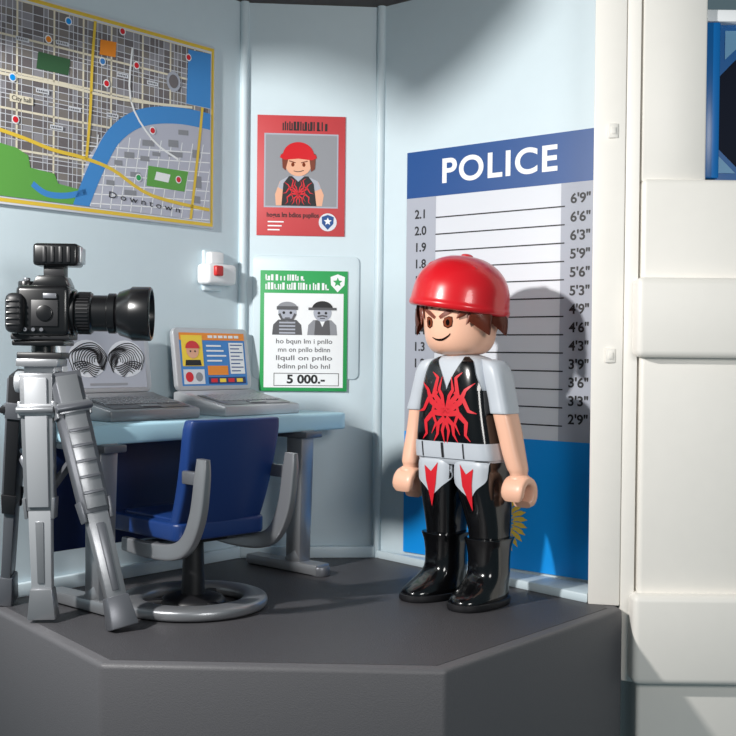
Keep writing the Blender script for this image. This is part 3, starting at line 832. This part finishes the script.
def hr(z):
    for p, q in zip(HD, HD[1:]):
        if p[1] <= z <= q[1]: return p[0] + (q[0] - p[0]) * (z - p[1]) / max(q[1] - p[1], 1e-6)
    return 0.1
def hsurf(x, z, off=0.0025):
    r = hr(z) + off; t = x / 0.155
    return (HX + r * sin(t), -r * cos(t), z)
def spatch(b, pts, surf, m, off=0.004):
    c = (sum(p[0] for p in pts) / len(pts), sum(p[1] for p in pts) / len(pts))
    tb = bmesh.new(); K = 4; rings = []
    for k in range(1, K + 1):
        rings.append([tb.verts.new(surf(c[0] + (p[0] - c[0]) * k / K, c[1] + (p[1] - c[1]) * k / K, off)) for p in pts])
    cv = tb.verts.new(surf(c[0], c[1], off)); n = len(pts)
    for i in range(n):
        tb.faces.new((cv, rings[0][i], rings[0][(i + 1) % n]))
        for k in range(K - 1): tb.faces.new((rings[k][i], rings[k + 1][i], rings[k + 1][(i + 1) % n], rings[k][(i + 1) % n]))
    b.merge(tb, m)
def sstroke(b, pts, ws, surf, m, off=0.006, sharp=False):
    q = [(*p, w) for p, w in zip(pts, ws)]
    if sharp:
        q2 = []
        for a, c in zip(q, q[1:]):
            for j in range(4): q2.append(tuple(x + (y - x) * j / 4 for x, y in zip(a, c)))
        q = q2 + [q[-1]]
    else: q = cat(q, 6)
    tb = bmesh.new(); rows = []
    for i, (x, z, w) in enumerate(q):
        a = q[max(i - 1, 0)]; c = q[min(i + 1, len(q) - 1)]
        d = V((c[0] - a[0], c[1] - a[1])); d = d / max(d.length, 1e-9)
        rows.append([tb.verts.new(surf(x - d.y * w * s_, z + d.x * w * s_, off)) for s_ in (-.5, 0, .5)])
    for r0, r1 in zip(rows, rows[1:]):
        for j in (0, 1): tb.faces.new((r0[j], r0[j + 1], r1[j + 1], r1[j]))
    b.merge(tb, m)
def spanel(b, rows, surf, m, off=0.004, nx=14):
    rows = cat(rows, 5)
    tb = bmesh.new(); R = []
    for (z, xl, xr) in rows:
        R.append([tb.verts.new(surf(xl + (xr - xl) * i / nx, z, off)) for i in range(nx + 1)])
    for r0, r1 in zip(R, R[1:]):
        for i in range(nx): tb.faces.new((r0[i], r0[i + 1], r1[i + 1], r1[i]))
    b.merge(tb, m)

# body: head, neck, torso, arms, hands, legs in one mesh
b = B()
b.lathe(HP, SKIN, sub=5, seg=56, T=HT)
b.cyl((HX / 2, 0, 1.0), (HX / 2, 0, 1.05), 0.07, SKIN)
b.loft(TS, SHIRT, sub=4)
def arm(b, sx, k, fw):
    # fw: forward reach of the forearm
    b.loft([(sx * 0.13, 0, 1.014, 0.02, 0.035, 2.4), (sx * 0.158, 0, 1.004, 0.038, 0.052, 2.6), (sx * 0.176, 0, 0.97, 0.046, 0.062, 3.0), (sx * 0.192, 0, 0.91, 0.047, 0.064, 3.2),
            (sx * 0.208, -.002, 0.85, 0.046, 0.063, 3.2), (sx * 0.221, -0.005, 0.80, 0.047, 0.063, 3.2), (sx * 0.222, -0.005, 0.792, 0.044, 0.06, 3.2), (sx * 0.222, -0.005, 0.79, 0.03, 0.045, 3)], SHIRT)
    b.loft([(sx * 0.220, -0.004, 0.805, 0.041, 0.056, 3.0), (sx * (0.234 + k * .3), fw * .2, 0.72, 0.042, 0.055, 2.8), (sx * (0.248 + k * .6), fw * .55, 0.63, 0.041, 0.051, 2.6),
            (sx * (0.257 + k * .9), fw * .85, 0.57, 0.040, 0.046, 2.3), (sx * (0.26 + k), fw * .9, 0.552, 0.036, 0.041, 2), (sx * (0.262 + k), fw * .95, 0.53, 0.033, 0.037, 2)], SKIN)
    # C-shaped gripping hand, opening turned forward
    hxx, hy_, hz = sx * (0.264 + k), fw, 0.470
    pts = []; rad = []
    NN = 19
    for i in range(NN):
        t = radians(-138 + 276 * i / (NN - 1)) + radians(70)
        pts.append((hxx, hy_ + 0.048 * cos(t), hz + 0.052 * sin(t)))
        e_ = min(i, NN - 1 - i)
        rad.append(1.0 if e_ > 1 else (0.78 if e_ == 0 else 0.95))
    tb = bmesh.new(); rings = []
    for (px, py, pz), rr in zip(pts, rad):
        ang = atan2(pz - hz, py - hy_)
        ring = []
        for j in range(24):
            th = 2 * pi * j / 24; c = sg(cos(th)) * abs(cos(th)) ** (2 / 3.6); d = sg(sin(th)) * abs(sin(th)) ** (2 / 3.6)
            ring.append(tb.verts.new((px + c * 0.052 * rr, py + d * 0.020 * rr * cos(ang), pz + d * 0.020 * rr * sin(ang))))
        rings.append(ring)
    for r0, r1 in zip(rings, rings[1:]):
        for j in range(24): tb.faces.new((r0[j], r0[(j + 1) % 24], r1[(j + 1) % 24], r1[j]))
    tb.faces.new(rings[0]); tb.faces.new(rings[-1])
    b.merge(tb, SKIN)
    b.sphere((hxx, hy_ + 0.0, hz + 0.056), (0.046, 0.046, 0.026), SKIN)
arm(b, 1, 0.022, 0.012); arm(b, -1, -0.02, -0.05)
LEG = {}
LX = {-1: (-0.078, -0.078), 1: (0.113, 0.148)}
for sx in (-1, 1):
    xt, xb_ = LX[sx]
    secs = [(xb_, 0.0, 0.22, 0.068, 0.08, 3), (xb_, 0, 0.30, 0.071, 0.085, 3.4), (xb_ * .6 + xt * .4, 0, 0.40, 0.080, 0.097, 4), (xt, 0, 0.50, 0.091, 0.108, 4.4), (xt, 0, 0.57, 0.094, 0.110, 4.4), (xt, 0, 0.595, 0.09, 0.104, 4)]
    b.loft(secs, GLOSSB, sub=4); LEG[sx] = cat(secs, 6)
b.done('body', fig)
def lsurf(sx):
    D = LEG[sx]
    def f(x, z, off=0.004):
        for p, q in zip(D, D[1:]):
            if p[2] <= z <= q[2]:
                t = (z - p[2]) / (q[2] - p[2]); c, a, b_, n = [p[i] + (q[i] - p[i]) * t for i in (0, 3, 4, 5)]; break
        else: c, a, b_, n = D[-1][0], D[-1][3], D[-1][4], 3
        k = max(-.999, min(.999, x / a)); y = b_ * (1 - abs(k) ** n) ** (1 / n)
        return (c + k * a, -y - off, z)
    return f
# face
ell = lambda cx, cz, rx, rz: [(cx + rx * cos(2 * pi * i / 20), cz + rz * sin(2 * pi * i / 20)) for i in range(20)]
for ex in (-0.048, 0.048):
    s_ = sg(ex)
    def eyeshape(g):
        P_ = [(-.022, 0), (-.018, -.020), (0, -.029), (.018, -.020), (.022, 0), (.020, .019), (.004, .022), (-.014, .015)]
        return [(ex + s_ * x * g, 1.168 + z * g) for x, z in P_]
    b = B()
    spatch(b, eyeshape(1.0), hsurf, PUPIL, 0.0014)
    spatch(b, eyeshape(0.88), hsurf, EYE, 0.0020)
    spatch(b, ell(ex, 1.164, 0.008, 0.013), hsurf, PUPIL, 0.0026)
    b.done('eye', fig)
    b = B(); sstroke(b, [(s_ * 0.012, 1.184), (s_ * 0.05, 1.207), (s_ * 0.096, 1.222)], [0.013, 0.018, 0.005], hsurf, HAIR, 0.0040); b.done('eyebrow', fig)
b = B()
sstroke(b, [(-0.036, 1.103), (-0.01, 1.093), (0.022, 1.094), (0.050, 1.109), (0.058, 1.119)], [0.003, 0.008, 0.009, 0.006, 0.003], hsurf, PUPIL, 0.0018)
b.done('mouth', fig)
# vest
b = B()
def shell(b, z0, z1, off, m, n=10):
    R_ = []
    for i in range(n + 1):
        z = z0 + (z1 - z0) * i / n; a, b_, nn, c0 = tab(z); R_.append((c0, 0, z, a + off, b_ + off, nn))
    b.loft(R_, m, sub=1, seg=56)
shell(b, 0.655, 0.885, 0.004, GLOSSB)
for s_ in (-1, 1):
    r = [(0.88, 0.0, 0.157), (0.91, 0.010, 0.146), (0.95, 0.030, 0.130), (0.985, 0.050, 0.118), (1.008, 0.062, 0.104), (1.024, 0.06, 0.075)]
    spanel(b, [(z, s_ * a, s_ * c) for z, a, c in r], tsurf, GLOSSB, 0.0045)
    spanel(b, [(z, 0, s_ * c) for z, a, c in r], lambda x, z, off: tsurf(x, z, off, True), GLOSSB, 0.0045)
b.done('vest', fig, label='glossy black vest')
b = B()
for s_ in (-1, 1):
    for pts, ws in EMB:
        sstroke(b, [(s_ * x * 1.04, z) for x, z in pts], [w_ * 1.05 for w_ in ws], tsurf, REDB, 0.007, sharp=True)
b.done('chest_print', fig, label='red jagged chest print')
b = B(); shell(b, 0.600, 0.668, 0.007, SHIRT, 6)
for xx, ww in ((-.02, .012), (-.125, .006), (.085, .006)):
    sstroke(b, [(xx, 0.665), (xx, 0.632), (xx, 0.603)], [ww] * 3, tsurf, INK, 0.0095)
b.done('belt', fig, label='pale grey belt')
b = B()
for s_ in (-1, 1):
    sf = lsurf(s_)
    spanel(b, [(0.592, -s_ * .089, s_ * .087), (0.55, -s_ * .089, s_ * .087), (0.51, -s_ * .085, s_ * .079), (0.475, -s_ * .048, s_ * .035), (0.44, -s_ * .006, s_ * .004)], sf, SHIRT, 0.003)
    spatch(b, [(s_ * (x - .088), z) for x, z in ((0.05, 0.58), (0.085, 0.54), (0.12, 0.565), (0.112, 0.50), (0.088, 0.39), (0.062, 0.49))], sf, REDB, 0.006)
b.done('trouser_print', fig, label='grey and red flame trouser print')
for sx in (-1, 1):
    b = B()
    R = Matrix.Rotation(radians(-8 if sx < 0 else 2), 4, 'Z')
    b.loft([(0, 0, 0.276, 0.070, 0.08, 3.2), (0, 0, 0.275, 0.086, 0.098, 3.4), (0, 0, 0.262, 0.084, 0.096, 3.4), (0, 0, 0.235, 0.078, 0.090, 3.2), (0, 0, 0.18, 0.075, 0.086, 3.0),
            (0, -0.004, 0.125, 0.076, 0.090, 3.0), (0, -0.026, 0.09, 0.078, 0.112, 2.8), (0, -0.050, 0.066, 0.082, 0.138, 2.6), (0, -0.068, 0.045, 0.087, 0.158, 2.5),
            (0, -0.072, 0.030, 0.087, 0.162, 2.5)], GLOSSB, sub=3, T=R)
    b.loft([(0, -0.072, 0.030, 0.086, 0.158, 2.5), (0, -0.072, 0.027, 0.093, 0.168, 2.5), (0, -0.072, 0.008, 0.093, 0.168, 2.5), (0, -0.072, 0.0, 0.089, 0.163, 2.5)], BLACKM, sub=2, T=R)
    b.done('boot', fig, loc=(LX[sx][1], 0, 0), label='glossy black boot')
# hair: shell with pointed locks and a short fringe
b = B(T=HT)
tb = bmesh.new(); cols = []
NA = 112; A0, A1 = radians(-90 + 50), radians(270 - 50)
NT = 8
for i in range(NA + 1):
    fr = i / NA; t = A0 + (A1 - A0) * fr
    ph = (fr * NT) % 1 if fr < .5 else 1 - ((fr * NT) % 1)
    tri = ph if ph < .75 else (1 - ph) / .25 * .75
    zb = 1.165 - 0.075 * tri
    col = []
    for j in range(11):
        f_ = j / 10; z = zb + (1.30 - zb) * f_
        rr = hr(z) + 0.018 + 0.014 * sin(pi * min(1, f_ * 1.1)) + 0.044 * tri * (1 - f_) ** 1.3
        col.append(tb.verts.new((rr * cos(t), rr * sin(t), z)))
    cols.append(col)
for c0, c1 in zip(cols, cols[1:]):
    for j in range(10): tb.faces.new((c0[j], c1[j], c1[j + 1], c0[j + 1]))
bmesh.ops.solidify(tb, geom=tb.faces[:], thickness=0.012)
b.merge(tb, HAIR)
for s_ in (-1, 1):
    for q, (a_, zt) in enumerate(((42, 1.180), (56, 1.155))):
        t0 = s_ * radians(a_); r0 = 0.160
        b.tube([(r0 * sin(t0), -r0 * cos(t0), 1.28), (r0 * sin(t0) * 1.03, -r0 * cos(t0) * 1.03, 1.215), (r0 * sin(t0 - s_ * .18) * 1.04, -r0 * cos(t0 - s_ * .18) * 1.04, zt)], [1, .8, 0.05], HAIR, seg=14, w=(0.026, 0.014), ref=(sin(t0), -cos(t0), 0))
for a_, zt in ((-26, 1.212), (-8, 1.218), (10, 1.214), (28, 1.208)):
    t0 = radians(a_); r0 = 0.158
    b.tube([(r0 * sin(t0), -r0 * cos(t0), 1.275), (r0 * sin(t0), -r0 * cos(t0) * 1.02, 1.245), (r0 * sin(t0 - .12), -r0 * cos(t0 - .12) * 1.02, zt)], [1, .8, 0.05], HAIR, seg=12, w=(0.020, 0.010), ref=(sin(t0), -cos(t0), 0))
b.done('hair', fig, ang=35)
# cap
b = B(T=Matrix.Translation((-0.022, 0.0, 1.238)) @ Matrix.Rotation(radians(7), 4, 'Y') @ Matrix.Rotation(radians(-4), 4, 'X'))
b.lathe([(0.155, -0.012), (0.194, -0.024), (0.211, -0.019), (0.216, -0.004), (0.211, 0.012), (0.208, 0.04), (0.198, 0.092), (0.173, 0.140), (0.13, 0.180), (0.07, 0.206), (0.0, 0.214)], CAPR, sub=4, seg=72)
b.lathe([(0.0, -0.005), (0.15, -0.008), (0.165, -0.012)], CAPR, sub=1)
b.sphere((0, 0, 0.213), (0.026, 0.026, 0.010), CAPR)
for i in range(4):
    t = 2 * pi * i / 4 + .9
    b.sphere((0.151 * cos(t), 0.151 * sin(t), 0.159), (0.014, 0.014, 0.006), CAPR, seg=20, rot=Matrix.Rotation(t, 3, 'Z') @ Matrix.Rotation(radians(44), 3, 'Y'))
b.done('cap', fig, label='glossy red cap')

# ------------------------------------------------------------------ light
def area(name, loc, tgt, size, power, col):
    l = bpy.data.lights.new(name, 'AREA'); l.shape = 'DISK'; l.size = size; l.energy = power; l.color = col
    o = bpy.data.objects.new(name, l); COL.objects.link(o); o.location = loc
    o.rotation_euler = (V(tgt) - V(loc)).to_track_quat('-Z', 'Y').to_euler()
area('key_light', KEY, (0.3, 5.0, 1.1), 0.16, 158, (1.0, 0.98, 0.95))
area('soft_light', (1.7, 0.2, 2.0), (0.9, 5.0, 0.9), 1.4, 72, (1.0, 0.98, 0.95))
w = bpy.data.worlds.new('world'); sc.world = w; w.use_nodes = True
bg = w.node_tree.nodes['Background']; bg.inputs['Color'].default_value = (0.42, 0.62, 0.71, 1); bg.inputs['Strength'].default_value = 0.20
